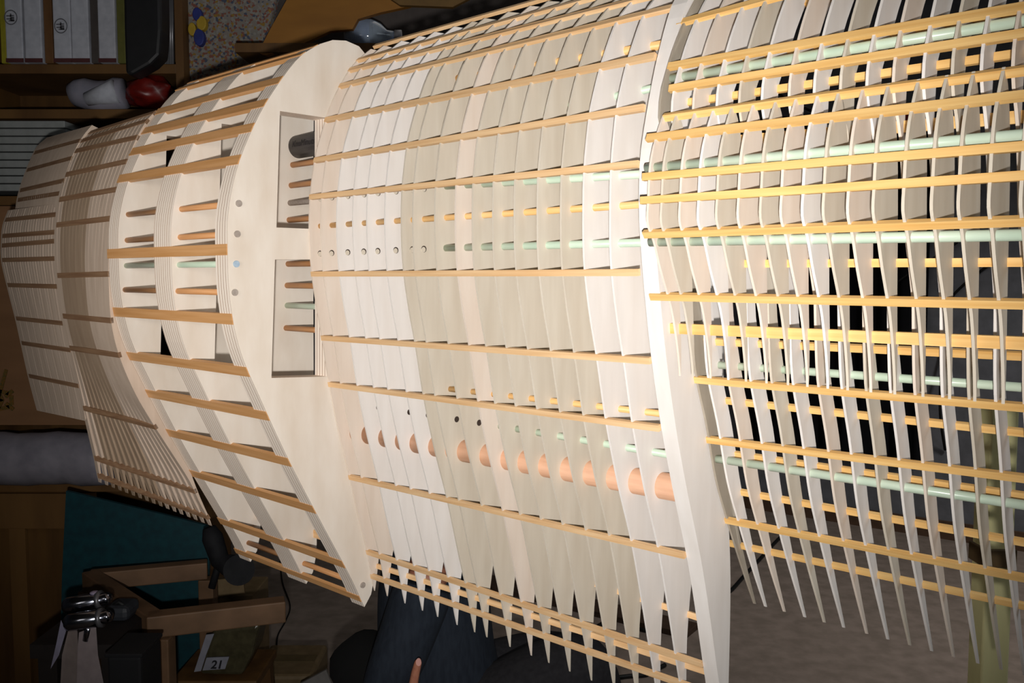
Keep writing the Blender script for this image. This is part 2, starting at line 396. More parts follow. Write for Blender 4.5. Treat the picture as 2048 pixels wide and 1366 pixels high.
# --- F: farthest run, two stacked blocks of very thin ribs
xF1 = xE0-.006
Uf1 = [(184,250),(166,272),(150,300),(134,341),(125,378),(120,398),(119,414)]
Uf0 = [(98,274),(78,292),(64,320),(50,355),(41,384),(37,402),(35,417)]
Lf1 = [(121,406),(116,440),(114,480),(114,517),(120,573),(131,647),(141,700),(156,765),(165,805),(171,842)]
Lf0 = [(20,420),(9,450),(6,480),(6,520),(17,570),(34,637),(45,686),(58,745),(68,785),(78,822)]
yF, zF = unp(114,480,xF1); xF0 = x_at(6, yF, zF)
U = Sec(xF0, Uf0, mk(Uf0, 40), xF1, Uf1, mk(Uf1, 60)); LW = Sec(xF0, Lf0, mk(Lf0, 14), xF1, Lf1, mk(Lf1, 18))
nF = 22
for i in range(nF):
    x = xF0+(xF1-xF0)*i/(nF-1)
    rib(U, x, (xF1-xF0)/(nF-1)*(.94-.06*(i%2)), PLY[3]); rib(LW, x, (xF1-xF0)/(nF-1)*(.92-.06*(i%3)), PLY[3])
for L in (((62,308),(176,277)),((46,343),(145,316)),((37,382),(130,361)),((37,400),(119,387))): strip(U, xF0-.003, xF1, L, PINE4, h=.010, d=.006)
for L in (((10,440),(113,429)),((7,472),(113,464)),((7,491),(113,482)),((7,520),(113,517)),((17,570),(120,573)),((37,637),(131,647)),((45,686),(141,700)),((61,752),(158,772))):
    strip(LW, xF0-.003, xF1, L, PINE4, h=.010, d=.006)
for k in (0, 1):                                     # inner spars that carry the far runs
    yy, zz = unp(300, 460+k*160, xA-TH[0])
    MB().tube([(xF0-.01, yy, zz), (xA-TH[0]*.5, yy, zz)], .012, 12).build('spar', DOWEL, wing, smooth=True)
# ------------------------------------------------------------------ SETTING
FLOORM = mat('floor_screed', (.27,.215,.18), (.20,.16,.13), scale=(1,1,1), noise=14, rough=.85, bump=.2)
WALLM = mat('dark_wall', (.19,.195,.215), (.15,.155,.17), noise=2, rough=.9)
WOODD = mat('dark_pine_board', (.14,.07,.02), (.085,.04,.012), scale=(2,2,.5), noise=4, rough=.6)
WOODD2 = mat('pine_door_wood', (.105,.05,.012), (.062,.028,.007), scale=(6,6,.8), noise=3, rough=.6)
def struct(name, V, Fc, m): return tag(link(name, V, Fc, m), kind='structure')
def quad(name, a, b, c, d, m): return struct(name, [a,b,c,d], [[0,1,2,3]], m)
RX0, RX1, RY0 = -2.6, 3.4, -1.6
wA = Vector((-2.6, 6.2, 0)); wB = Vector((.55, 6.2, 0)); wC = Vector((3.4, 4.15, 0)); H = Vector((0,0,3.2))
struct('floor', [(RX0,RY0,0),(RX1,RY0,0),(RX1,4.15,0),(.55,6.2,0),(RX0,6.2,0)], [[0,1,2,3,4]], FLOORM)
struct('ceiling', [(RX0,RY0,3.2),(RX1,RY0,3.2),(RX1,4.15,3.2),(.55,6.2,3.2),(RX0,6.2,3.2)], [[4,3,2,1,0]], mat('ceiling_paint', (.25,.24,.22)))
quad('wall_back', wA, wB, wB+H, wA+H, WALLM)
quad('wall_right', wB, wC, wC+H, wB+H, WALLM)
quad('wall_side', wC, Vector((3.4,RY0,0)), Vector((3.4,RY0,0))+H, wC+H, WALLM)
quad('wall_left', Vector((-2.6,RY0,0)), wA, wA+H, Vector((-2.6,RY0,0))+H, WALLM)
quad('wall_front', Vector((3.4,RY0,0)), Vector((-2.6,RY0,0)), Vector((-2.6,RY0,0))+H, Vector((3.4,RY0,0))+H, WALLM)
dn = (wC-wB).normalized()
tag(MB().bar(wB+Vector((0,0,.05))-Vector((dn.y*-1,dn.x,0))*.012, wC+Vector((0,0,.05))-Vector((dn.y*-1,dn.x,0))*.012, .02, .10).build('baseboard_right', mat('brown_skirting', (.13,.075,.045))), kind='structure')

def board_px(b, px0, py0, px1, py1, Y, d):           # upright box seen between two pixels, front at Y
    a = W(px0, py0, Y); c = W(px1, py1, Y)
    x0, x1 = sorted((a.x, c.x)); z0, z1 = sorted((a.z, c.z))
    b.box(((x0+x1)/2, Y+d/2, (z0+z1)/2), (x1-x0, d, z1-z0)); return (x0,x1,z0,z1)

# ---- shelving unit, far left
YS = 2.75
ux0 = W(-90,0,YS).x; ux1 = W(348,0,YS).x
zs1 = W(0,128,YS).z; zs2 = W(0,218,YS).z; zs3 = W(0,392,YS).z; zs4 = W(0,965,YS).z
unit = wt('shelving_unit', 'brown pine shelving unit and cupboard against the far left side of the room', 'shelves', ((ux0+ux1)/2, YS+.17, 0))
def shelf(z, x1, nm='shelf', th=.028): MB().box(((ux0+x1)/2, YS+.17, z-th/2), (x1-ux0, .34, th)).build(nm, WOODD, unit, bevel=.002)
shelf(zs1, ux1); shelf(zs2, ux1); shelf(zs3, ux1); shelf(zs4, W(250,0,YS).x, th=.03); shelf(2.55, ux1)
shelf(zs3-.02-.0, ux1)if False else None
for x in (ux0-.012, ux1+.012): MB().box((x, YS+.17, 1.28), (.024, .34, 2.56)).build('side_panel', WOODD, unit)
MB().box(((ux0+ux1)/2, YS+.345, 1.28), (ux1-ux0, .012, 2.54)).build('back_panel', WOODD2, unit)
# middle door with a flower picture, lower panelled doors
za = W(0,965,YS).z; zb = zs3-.03
dz = W(0,850,YS).z
md = MB().box(((ux0+W(230,0,YS).x)/2, YS+.012, (zb+dz)/2), (W(230,0,YS).x-ux0, .022, zb-dz)).build('upper_door', mat('warm_door', (.22,.11,.05),(.16,.08,.035), scale=(1,1,5), noise=2), unit)
b = MB()
for k in range(7):
    a = k*2*PI/7; c = W(12, 800, YS); b.box((c.x+math.cos(a)*.018, YS-.002, c.z+math.sin(a)*.025), (.012,.003,.03), Matrix.Rotation(a,3,'Y'))
c = W(5, 770, YS); b.box((c.x, YS-.002, c.z), (.01,.003,.10), Matrix.Rotation(.3,3,'Y'))
b.build('flower_sticker', mat('sticker_green', (.05,.06,.015),(.18,.07,.01),noise=40), unit)
xl = W(140,1000,YS).x
MB().box(((ux0+xl)/2, YS+.014, za/2), (xl-ux0, .022, za-.06)).build('lower_door', WOODD2, unit)
b = MB(); zt = W(0,1055,YS).z; x0 = W(12,0,YS).x; x1 = W(125,0,YS).x
for (xa_,xb_,z0_,z1_) in ((x0-.05,x0,.14,zt),(x1,x1+.05,.14,zt),(ux0+.005,x1+.05,zt+.0005,za-.032),(x0-.05,x1+.05,.06,.1395)):
    b.box(((xa_+xb_)/2, YS-.006, (z0_+z1_)/2), (xb_-xa_, .016, z1_-z0_))
b.build('door_frame', WOODD, unit)

PAPER = mat('grey_white_paper', (.42,.43,.47), (.35,.36,.40), noise=6, rough=.8)
def label_ring(par, c, r, Y):
    V = []; Fc = []; n = 28
    for k in range(n):
        a = 2*PI*k/n
        for rr in (r, r*.86): V.append((c.x+math.cos(a)*rr*.9, Y-.0015, c.z+math.sin(a)*rr))
    for k in range(n): Fc.append([2*k,2*k+1,(2*k+3)%(2*n),(2*k+2)%(2*n)])
    m = len(V)
    for (dx,dz_,w,h) in ((-.3,.2,.3,.08),(.2,.25,.25,.07),(0,0,.1,.5),(-.25,-.2,.35,.08),(.25,-.2,.2,.3),(.1,-.45,.4,.07)):
        q = len(V); V += [(c.x+(dx-w)*r, Y-.0015, c.z+(dz_-h)*r),(c.x+(dx+w)*r, Y-.0015, c.z+(dz_-h)*r),(c.x+(dx+w)*r, Y-.0015, c.z+(dz_+h)*r),(c.x+(dx-w)*r, Y-.0015, c.z+(dz_+h)*r)]; Fc.append([q,q+1,q+2,q+3])
    base = Vector(par['_c']); V = [Vector(v)-base for v in V]
    link('round_stamp', V, Fc, mat('stamp_ink', (.10,.10,.11)), par)
bz = zs1
for i,(p0,p1,stamp,lab) in enumerate(((8,42,(22,35),'white box file with a round stamp on its spine, leftmost on the top shelf'),(46,80,None,'plain white box file right beside the leftmost stamped one'),
        (104,139,(122,52),'white box file with a lower round stamp, right of the reddish gap'),(140,175,None,'plain white box file touching the one with the lower stamp'),(194,228,None,'worn white box file with a crease, nearest the black bag'))):
    a = W(p0,0,YS-.02); c = W(p1,0,YS-.02); t = wt('box_file', lab, 'box file', ((a.x+c.x)/2, YS+.1, bz), 'box files on the top shelf')
    MB().box(((a.x+c.x)/2, YS+.10, bz+.17), (c.x-a.x, .24, .34)).build('case', PAPER, t, bevel=.003)
    MB().box(((a.x+c.x)/2, YS-.0205, bz+.006), (c.x-a.x+.002, .002, .012)).build('bottom_edge', mat('maroon', (.07,.02,.02)), t)
    if stamp: label_ring(t, W(stamp[0], stamp[1], YS-.021), .022, YS-.021)
for (p0,p1,c_,lab) in ((-6,5,(.30,.27,.02),'thin yellow folder at the very left of the top shelf'),(229,245,(.10,.10,.02),'olive green folder between the box files and the black bag'),(82,99,(.13,.06,.02),'brown upright board in the gap between box files'),(176,192,(.06,.05,.045),'dark narrow book with pale marks on its spine')):
    a = W(p0,0,YS-.02); c = W(p1,0,YS-.02)
    o = MB().box((0,0,.16), (c.x-a.x, .22, .32)); 
    o = o.build('folder', mat('folder_%d'%p0, c_), bevel=.002); o.location = ((a.x+c.x)/2, YS+.10, bz); tag(o, lab, 'folder')
# black bag hanging over the shelf edge
b = MB(); P = [(246,-40),(320,-40),(322,60),(318,110),(300,128),(262,150),(250,146),(247,60)]
Y0 = YS-.10
b.prism(P, lambda p: W(p[0],p[1],Y0), lambda p: W(p[0],p[1],Y0)+Vector((0,.075,0)))
b.V = [Vector(v)-W(285,146,Y0) for v in b.V]
o = b.build('bag', mat('black_bag', (.012,.012,.013), rough=.5), bevel=.012); o.location = W(285,146,Y0); tag(o, 'black cloth bag hanging in front of the shelf end', 'bag')
# rods
for k in range(6):
    px = 326+k*5; top = W(px,-30,YS-.05); px = min(px,345); bot = W(px,128,YS+.02); bot.z = zs1; top = W(px-1,-30,YS+.02)
    o = MB().tube([(0,0,0), top-bot], .004+.001*(k%2), 8).build('metal_rod', mat('grey_rod', (.22,.22,.23), rough=.35, metal=.5), smooth=True); o.location = bot
    tag(o, 'thin grey rod standing in the bundle beside the black bag', 'rod', 'rods beside the black bag')
# floral cloth
def floral():
    m = bpy.data.materials.new('floral_print'); m.use_nodes = True; N = m.node_tree.nodes; L = m.node_tree.links; bs = N['Principled BSDF']; bs.inputs['Roughness'].default_value = .9
    tc = N.new('ShaderNodeTexCoord'); v = N.new('ShaderNodeTexVoronoi'); v.inputs['Scale'].default_value = 150; L.new(tc.outputs['Object'], v.inputs['Vector'])
    cr = N.new('ShaderNodeValToRGB'); cr.color_ramp.interpolation = 'CONSTANT'; e = cr.color_ramp.elements
    cols = [(0,(.17,.15,.13)),(.35,(.16,.06,.04)),(.5,(.20,.19,.17)),(.68,(.05,.06,.09)),(.78,(.20,.12,.02)),(.88,(.16,.15,.13))]
    e[0].color = cols[0][1]+(1,); e[1].position = cols[1][0]; e[1].color = cols[1][1]+(1,)
    for p,c in cols[2:]:
        q = e.new(p); q.color = c+(1,)
    sp = N.new('ShaderNodeSeparateXYZ'); L.new(v.outputs['Color'], sp.inputs[0]); L.new(sp.outputs['X'], cr.inputs['Fac'])
    L.new(cr.outputs['Color'], bs.inputs['Base Color']); return m
b = MB(); P = [(348,-40),(560,-40),(535,60),(515,105),(470,130),(430,170),(380,185),(350,170),(352,60)]
b.prism(P, lambda p: W(p[0],p[1],YS+.05), lambda p: W(p[0],p[1],YS+.05)+Vector((0,.06,0)))
o0 = W(430,185,YS+.05); b.V = [Vector(v)-o0 for v in b.V]
o = b.build('floral_cloth', floral(), bevel=.01); o.location = o0; tag(o, 'flower-patterned cloth hanging right of the shelving unit', 'cloth')
# blue and yellow clip hanging on the cloth
t = wt('plastic_toy', 'small blue and yellow plastic toy hanging on the flower-patterned cloth', 'toy', W(395,90,YS-.0))
for (px,py,rx,rz_,m) in ((386,60,.012,.020,'y'),(405,48,.015,.022,'y'),(396,30,.014,.02,'b'),(400,76,.016,.026,'b')):
    c = W(px,py,YS+.04); b = MB(); n = 16; b.prism([(math.cos(2*PI*k/n)*rx, math.sin(2*PI*k/n)*rz_) for k in range(n)], lambda p: c+Vector((p[0],-.012,p[1])), lambda p: c+Vector((p[0],.012,p[1])))
    b.build('yellow_disc' if m == 'y' else 'blue_clip', mat('toy_yellow', (.36,.24,.02)) if m == 'y' else mat('toy_blue', (.02,.03,.16)), t, bevel=.003)
# white paper roll and red bag on second shelf
a = W(150,222,YS); r_ = .052
t = wt('paper_roll', 'crumpled white paper roll lying on the second shelf', 'paper', (a.x+.05, YS+.02, zs2))
b = MB(); n = 24; pts = []
for k in range(n+1):
    q = k/n; pts.append((q, .036+.02*q))
x0 = W(128,0,YS).x; x1 = W(236,0,YS).x
b.tube([(x0+(x1-x0)*k/8, YS+.03, zs2+.046+.006*math.sin(k)) for k in range(9)], [.034,.042,.046,.045,.048,.05,.047,.05,.044], 20)
b.build('outer_sheet', mat('blueish_paper', (.24,.23,.27),(.19,.19,.23), noise=3), t, smooth=True)
MB().tube([(x0+.06, YS-.005, zs2+.028), (x1-.01, YS-.01, zs2+.05)], [.02,.035], 16).build('inner_sheet', PAPER, t, smooth=True)
import mathutils
def blob(name, m, label, cat, loc, dims, seed=1, amp=.18, sub=3):
    import bmesh
    bm = bmesh.new(); bmesh.ops.create_icosphere(bm, subdivisions=sub, radius=1)
    for v in bm.verts:
        n = mathutils.noise.noise(v.co*1.7+Vector((seed*3.1,seed,0))); v.co *= 1+amp*n*2
        v.co = Vector((v.co.x*dims[0]/2, v.co.y*dims[1]/2, v.co.z*dims[2]/2+dims[2]/2))
    me = bpy.data.meshes.new(name); bm.to_mesh(me); bm.free(); me.materials.append(m)
    for p in me.polygons: p.use_smooth = True
    o = bpy.data.objects.new(name, me); COL.objects.link(o); o.location = loc
    if label: tag(o, label, cat)
    return o
x0 = W(232,0,YS-.04).x; x1 = W(322,0,YS-.04).x
blob('bag', mat('red_plastic', (.14,.008,.005),(.07,.004,.003), rough=.35, noise=3), 'crumpled red plastic bag at the right end of the second shelf', 'bag', ((x0+x1)/2, YS+.03, zs2), (x1-x0+.01,.12,zs1-zs2-.03), 5, .22)
# white sheets stacked under shelf
n = 9; z = W(0,385,YS).z+.004; top = W(0,240,YS).z
hh = (top-z)/n
for k in range(n):
    x1 = W(128-(k%3)*3,0,YS-.01).x
    o = MB().box((0,0,hh*.44), (x1-ux0-.01, .26, hh*.86)).build('foam_sheet', mat('grey_foam', (.25,.26,.25),(.21,.22,.21)), bevel=.002)
    o.location = ((ux0+x1)/2, YS+.125, z+k*hh); tag(o, 'pale grey foam sheet in the stack on the third shelf', 'foam sheet', 'stack of pale sheets at the left edge')
# cloth bolt
a = W(0,962,YS); c = W(0,850,YS); x0 = W(-80,0,YS).x; x1 = W(205,0,YS).x; rr = (c.z-a.z)/2*.93; zc = zs4+rr
b = MB(); b.tube([(x0+(x1-x0)*k/10, YS-.03+.004*math.sin(k*2), zc+.003*math.sin(k*1.3)) for k in range(11)], [rr*(1-.03*(k%2)) for k in range(11)], 24)
b.V = [Vector(v)-Vector(((x0+x1)/2, YS-.03, zs4)) for v in b.V]
o = b.build('paper_roll', mat('grey_cloth', (.22,.205,.23),(.17,.16,.185), noise=3), smooth=True); o.location = ((x0+x1)/2, YS-.03, zs4)
tag(o, 'thick grey-white paper roll lying on the ledge below the wing tip', 'paper roll')

# ---- teal board, table frame and the things on it
TEAL = mat('teal_board', (.002,.034,.042),(.002,.023,.03), noise=5, rough=.6)
YT = 2.45
P = [(132,982),(330,1030),(415,1052),(418,1130),(412,1250),(424,1345),(424,1400),(118,1400),(124,1150)]
b = MB(); b.prism(P, lambda p: W(p[0],p[1],YT+.0), lambda p: W(p[0],p[1],YT)+Vector((0,.012,0)))
zb = W(200,1400,YT).z; c0 = Vector((W(270,1260,YT).x, YT, 0))
b.V = [Vector(v)-c0 for v in b.V]
# run the board down to the floor
b.box((0,.006,zb/2), (W(424,1260,YT).x-W(118,1260,YT).x-.01, .012, zb))
bo = b.build('teal_board', TEAL); bo.location = c0; tag(bo, 'large teal green board standing on edge behind the wooden frame', 'board')
WT = mat('frame_wood', (.13,.07,.035),(.08,.043,.02), scale=(3,3,3), noise=4)
tf = wt('table_frame', 'bare wooden table frame with open top in the lower left corner', 'table', (W(310,1250,1.97).x, 2.0, 0))
TZ = W(312,1232,1.97).z
p1 = Vector((W(330,1250,1.97).x, 1.97, TZ-.03)); 
def onz(px,py,z):
    r = ray(px,py); k = (z-CAMH)/r.z; return C0+r*k
q_l = onz(180,1160,TZ-.02); q_b = onz(415,1138,TZ-.02); q_r = onz(570,1218,TZ-.02); q_c = onz(312,1250,TZ-.02)
q_l.y = min(q_l.y, 2.36); q_b.y = min(q_b.y, 2.40); q_l.x = W(180,1160,q_l.y).x; q_b.x = W(415,1138,q_b.y).x
MB().bar(q_c+Vector((-.02,0,0)), q_r, .045, .05).build('front_rail', WT, tf, bevel=.003)
MB().bar(q_c, q_l, .04, .05).build('side_rail', WT, tf, bevel=.003)
MB().bar(q_l+Vector((0,0,.0)), q_b, .04, .045).build('back_rail', WT, tf, bevel=.003)
MB().box((q_c.x+.012, q_c.y, (TZ-.045)/2), (.046,.046,TZ-.045)).build('leg', WT, tf, bevel=.003)
MB().box((q_r.x-.03, q_r.y, (TZ-.045)/2), (.046,.046,TZ-.045)).build('leg', WT, tf, bevel=.003) if False else None
MB().box((q_l.x, q_l.y, (TZ-.045)/2), (.046,.046,TZ-.045)).build('leg', WT, tf, bevel=.003)
MB().box((q_b.x+.0, q_b.y, (TZ-.045)/2), (.04,.04,TZ-.045)).build('leg', WT, tf, bevel=.003)
# bracket post under the front rail's right end, set back
# side bench below the chrome tools
bn = onz(120,1366,TZ-.02)
sb = wt('work_bench', 'dark low bench under the chrome tools and hanging papers', 'bench', (W(190,1300,1.95).x, 1.93, 0))
bx0 = W(95,1300,1.9).x; bx1 = q_c.x-.035
ztop = W(180,1278,1.86).z
MB().box(((bx0+bx1)/2, 1.94, ztop-.015), (bx1-bx0, .22, .03)).build('bench_top', mat('bench_dark', (.012,.009,.008)), sb)
for xx in (bx0+.02, bx1-.02): MB().box((xx, 1.95, (ztop-.03)/2), (.04,.18,ztop-.03)).build('leg', mat('bench_dark', (.012,.009,.008)), sb)
CHR = mat('chrome', (.35,.37,.42),(.25,.26,.32), metal=1, rough=.15, noise=2)
def chrome_tool(label, pa, pb, z, y, r, extra):
    a = W(pa[0],pa[1],y); c = W(pb[0],pb[1],y); t = wt('spray_gun', label, 'tool', Vector((a.x, y, ztop)))
    d = (c-a)
    MB().tube([a, a+d*.06, a+d*.1, a+d*.72, a+d*.75, a+d*.92, c], [r*.8, r, r, r, r*.75, r*.75, r*.5], 22).build('barrel', CHR, t, smooth=True)
    MB().tube([a+d*.72, a+d*.8], [r*1.12, r*1.12], 22).build('collar', mat('dull_grey', (.14,.14,.15), metal=.6, rough=.4), t, smooth=True)
    MB().tube([a+d*.5+Vector((0,.0,-r*.5)), a+d*.42+Vector((0,0,-r*2.4 if extra else -r*1.4))], [r*.5,r*.45], 14).build('handle', CHR, t, smooth=True)
    return t
ct = chrome_tool('upper of the two chrome cylinder tools on the bench', (130,1213), (222,1196), 0, 1.88, .018, False)
chrome_tool('lower chrome cylinder tool with downward handle, beneath its twin', (133,1246), (224,1232), 0, 1.83, .018, True)
o = blob('cap', mat('lilac_plastic', (.26,.22,.30)), None, None, W(190,1189,1.88), (.022,.02,.008), 3, .03, 2)
o.parent = ct; o.location = o.location-ct.location; o['label'] = 'pale lilac cap'
# grey tool case behind
t = wt('tool_box', 'dark grey tool case standing behind the chrome tools', 'tool case', (W(215,1250,1.99).x, 1.99, ztop))
zt_ = W(0,1212,1.96).z
MB().box((W(240,1260,1.97).x, 1.985, (ztop+zt_)/2), (.055,.07,zt_-ztop)).build('body', mat('case_grey', (.022,.025,.03),(.015,.016,.02)), t, bevel=.012)
MB().tube([W(226,1212,1.97), W(238,1204,1.97), W(252,1214,1.97)], .004, 8).build('grip', mat('case_black', (.01,.01,.01)), t, smooth=True)
for (P,lab,c_) in (([(158,1265),(192,1252),(196,1310),(208,1370),(210,1420),(152,1420),(155,1300)],'pinkish paper sheet hanging from the bench, the widest one',(.20,.165,.165)),
               ([(122,1240),(132,1262),(118,1310),(101,1338),(112,1290)],'narrow bluish paper strip hanging at the far left of the bench',(.18,.17,.23)),
               ([(138,1255),(155,1262),(157,1330),(150,1420),(118,1420),(124,1310)],'folded beige paper sheet hanging between the other two sheets',(.15,.12,.11))):
    Y1 = 1.824 if 'widest' in lab else (1.827 if 'narrow' in lab else 1.8265)
    b = MB(); b.prism(P, lambda p: W(p[0],p[1],Y1+.0018*math.sin(p[0]*.1)), lambda p: W(p[0],p[1],Y1+.001+.0018*math.sin(p[0]*.1)))
    base = W(P[0][0],P[0][1],Y1); b.V = [Vector(v)-base for v in b.V]
    o = b.build('paper_sheet', mat('sheet_%d'%P[0][0], c_)); o.location = base; tag(o, lab, 'paper')
a = W(255,1366,1.90)
t = wt('crate', 'black plastic box below the tools beside the frame leg', 'box', (a.x, 1.72, 0))
za_ = W(0,1318,1.7).z
x0 = W(206,1260,1.7).x; x1 = W(276,1260,1.7).x
MB().box(((x0+x1)/2, 1.76, za_/2), (x1-x0,.10,za_)).build('body', mat('black_plastic', (.003,.003,.004), rough=.8), t, bevel=.006)
MB().box(((x0+x1)/2, 1.76, za_+.003), (x1-x0+.006,.106,.008)).build('lid', mat('black_plastic', (.008,.009,.011)), t, bevel=.002)
# dark hand tool on the frame's back corner
t = wt('angle_grinder', 'black angle grinder lying behind the tip of the far bulkhead', 'power tool', W(455,1150,2.25))
BK = mat('tool_black', (.010,.010,.011),(.006,.006,.007), rough=.7, spec=.1)
a = W(418,1055,2.25); c = W(440,1120,2.25); e = W(478,1140,2.22)
MB().tube([a, a.lerp(c,.3), c, c.lerp(e,.6), e], [.016,.026,.024,.030,.026], 16).build('body', BK, t, smooth=True)
b = MB(); n_ = (C0-e).normalized(); b.tube([e-n_*.004, e+n_*.03], .038, 26); b.build('disc', BK, t)
MB().tube([c, c+Vector((-.02,-.01,-.07))], .009, 10).build('side_handle', BK, t, smooth=True)
# cardboard sheet/box, bag with number label
KR = mat('cardboard', (.145,.10,.05),(.11,.075,.035), noise=4)
Y2 = 2.30
def slab(name, P, Y, d, m, label, cat, bevel=0, tofloor=False):
    b = MB(); b.prism(P, lambda p: W(p[0],p[1],Y), lambda p: W(p[0],p[1],Y)+Vector((0,d,0)))
    xm = sum(W(p[0],p[1],Y).x for p in P)/len(P); zm = min(W(p[0],p[1],Y).z for p in P)
    base = Vector((xm, Y, zm)); b.V = [Vector(v)-base for v in b.V]
    o = b.build(name, m, bevel=bevel); o.location = base; return tag(o, label, cat)
t = wt('cardboard_box', 'plain cardboard box seen through the open table frame', 'box', (W(445,1260,2.55).x, 2.62, 0))
x0 = W(376,1260,2.52).x; x1 = W(508,1260,2.52).x; zt_ = W(0,1190,2.52).z
MB().box(((x0+x1)/2, 2.60, zt_/2), (x1-x0, .16, zt_)).build('body', KR, t, bevel=.003)
MB().bar(((x0+.03), 2.50, zt_+.02), (x1-.02, 2.50, zt_+.035), .004, .05).build('flap', KR, t)
t = wt('parts_bag', 'clear plastic bag of olive parts with a white 21 label', 'bag', (W(460,1260,2.30).x, 2.30, 0))
P = [(424,1262),(520,1248),(505,1310),(484,1352),(398,1350)]
b = MB(); b.prism(P, lambda p: W(p[0],p[1],2.26), lambda p: W(p[0],p[1],2.26)+Vector((0,.10,0))); b.build('bag', mat('olive_bag', (.055,.048,.025),(.035,.03,.016), rough=.25, noise=6), t, bevel=.01)
P = [(412,1270),(428,1268),(412,1310),(402,1342),(388,1344)]
b = MB(); b.prism(P, lambda p: W(p[0],p[1],2.24), lambda p: W(p[0],p[1],2.24)+Vector((0,.004,0))); b.build('paper_strip', mat('label_white', (.20,.20,.23)), t)
P = [(413,1316),(458,1314),(450,1338),(405,1341)]
b = MB(); b.prism(P, lambda p: W(p[0],p[1],2.235), lambda p: W(p[0],p[1],2.235)+Vector((0,.004,0))); lb = b.build('number_label', mat('label_white', (.20,.20,.23)), t)
fc = bpy.data.curves.new('digits', 'FONT'); fc.body = '21'; fc.size = .030; fc.extrude = .0003; fc.shear = .25; fc.offset = .0008
fo = bpy.data.objects.new('digits', fc); COL.objects.link(fo); dg = bpy.context.evaluated_depsgraph_get(); pm = bpy.data.meshes.new_from_object(fo.evaluated_get(dg)); bpy.data.objects.remove(fo)
pm.materials.clear(); pm.materials.append(mat('ink', (.01,.01,.012))); po = bpy.data.objects.new('digits', pm); COL.objects.link(po); po.parent = lb
po.rotation_euler = (PI/2, 0, 0); po.location = W(421,1337,2.2335)-Vector(t['_c'])
# the bag sits on a low stool
st = wt('stool', 'low dark wooden stool under the bag with the 21 label', 'stool', (W(450,1260,2.31).x, 2.31, 0))
zt_ = W(0,1352,2.26).z
MB().box((W(445,1260,2.31).x, 2.33, zt_-.012), (.22,.2,.024)).build('seat', WOODD2, st, bevel=.004)
for sx in (-1,1):
    for sy in (-1,1): MB().bar((W(445,1260,2.31).x+sx*.085, 2.33+sy*.075, zt_-.024), (W(445,1260,2.31).x+sx*.10, 2.33+sy*.09, 0), .03, .03, (0,1,0)).build('leg', WOODD2, st)
# cardboard box bottom centre, white sheet
t = wt('cardboard_box', 'brown cardboard box at the bottom edge with a cable ending at it', 'box', (W(550,1260,2.7).x, 2.8, 0))
zt_ = W(0,1340,2.72).z; x0 = W(492,1260,2.65).x; x1 = W(618,1260,2.65).x
MB().box(((x0+x1)/2, 2.80, zt_/2), (x1-x0,.24,zt_)).build('body', KR, t, bevel=.012)
MB().bar(((x0+x1)/2-.08,2.80,zt_+.002), ((x0+x1)/2+.08,2.80,zt_+.002), .05, .003).build('tape', mat('tape', (.10,.07,.03)), t)
slab('white_panel', [(600,1368),(652,1340),(665,1372),(660,1592),(600,1592)], 2.5, .01, mat('pale_panel', (.17,.16,.15)), 'corner of a pale panel leaning at the bottom edge', 'panel')
CAB = mat('cable_black', (.008,.008,.008), rough=.5)
def cable(P, label, r=.005, wall=False):
    pts = []
    for p in P:
        if wall: pts.append(on_wall(p[0],p[1],.015 if p[0] > 1880 or p[1] < 150 else .10))
        else: 
            q = onz(p[0],p[1],r); pts.append(q)
    sp = []
    for i in range(len(pts)-1):
        a = pts[max(0,i-1)]; b_ = pts[i]; c = pts[i+1]; d = pts[min(len(pts)-1,i+2)]
        for k in range(6):
            u = k/6; sp.append(.5*((2*b_)+(c-a)*u+(2*a-5*b_+4*c-d)*u*u+(3*b_-3*c+d-a)*u**3))
    sp.append(pts[-1]); base = sp[0].copy()
    o = MB().tube([p-base for p in sp], r, 8).build('cable', CAB, smooth=True); o.location = base
    return tag(o, label, 'cable')
cable([(560,1120),(565,1165),(580,1210),(572,1240),(556,1270),(552,1300),(540,1335)], 'thin black cable snaking across the floor to the brown cardboard box', .0032)
cable([(1432,1192),(1450,1188),(1465,1178),(1490,1150),(1520,1118),(1555,1080),(1572,1066)], 'black cable curving over the floor just right of the thick end rib', .009)
cable([(1180,1262),(1210,1245),(1240,1240),(1300,1262),(1372,1236)], 'black cable on the floor under the middle of the wing', .008)
cable([(1228,1356),(1260,1352),(1290,1350),(1300,1345),(1330,1330)], 'black cable on the floor beside the seated person\'s knee', .008)
# plank on the floor
a = onz(960,1160,.012); c = onz(1385,1262,.012)
o = MB().bar(a-a, c-a, .13, .024).build('plank', mat('plank_brown', (.075,.045,.03)), bevel=.002); o.location = a; tag(o, 'brown plank lying on the floor seen between the rib tips', 'plank')
# ---- things beyond the near lattice
wn = Vector((dn.y, -dn.x, 0)); wn = wn if wn.y < 0 else -wn      # towards the room
def on_wall(px, py, off=.0):
    r = ray(px, py); q = wB+wn*off; k = (q-C0).dot(wn)/r.dot(wn); return C0+r*k
pa = on_wall(1490, 240, .06); pb = on_wall(1868, 240, .06); V = []; Fc = []; n = 60
z0_ = on_wall(1680, 905, .06).z; base = (pa+pb)/2; base.z = z0_
for k in range(n+1):
    q = pa.lerp(pb, k/n); q = q + wn*(.02*math.sin(k*1.1)+.01*math.sin(k*.37))
    V += [Vector((q.x,q.y,z0_))-base, Vector((q.x,q.y,2.38))-base]
for k in range(n): Fc.append([2*k,2*k+2,2*k+3,2*k+1])
o = link('curtain', V, Fc, mat('black_curtain', (.003,.003,.005), rough=.95), smooth=True); o.location = base; tag(o, 'black cloth hanging on the wall beyond the near lattice', 'curtain')
q = on_wall(1803, 236, .10)
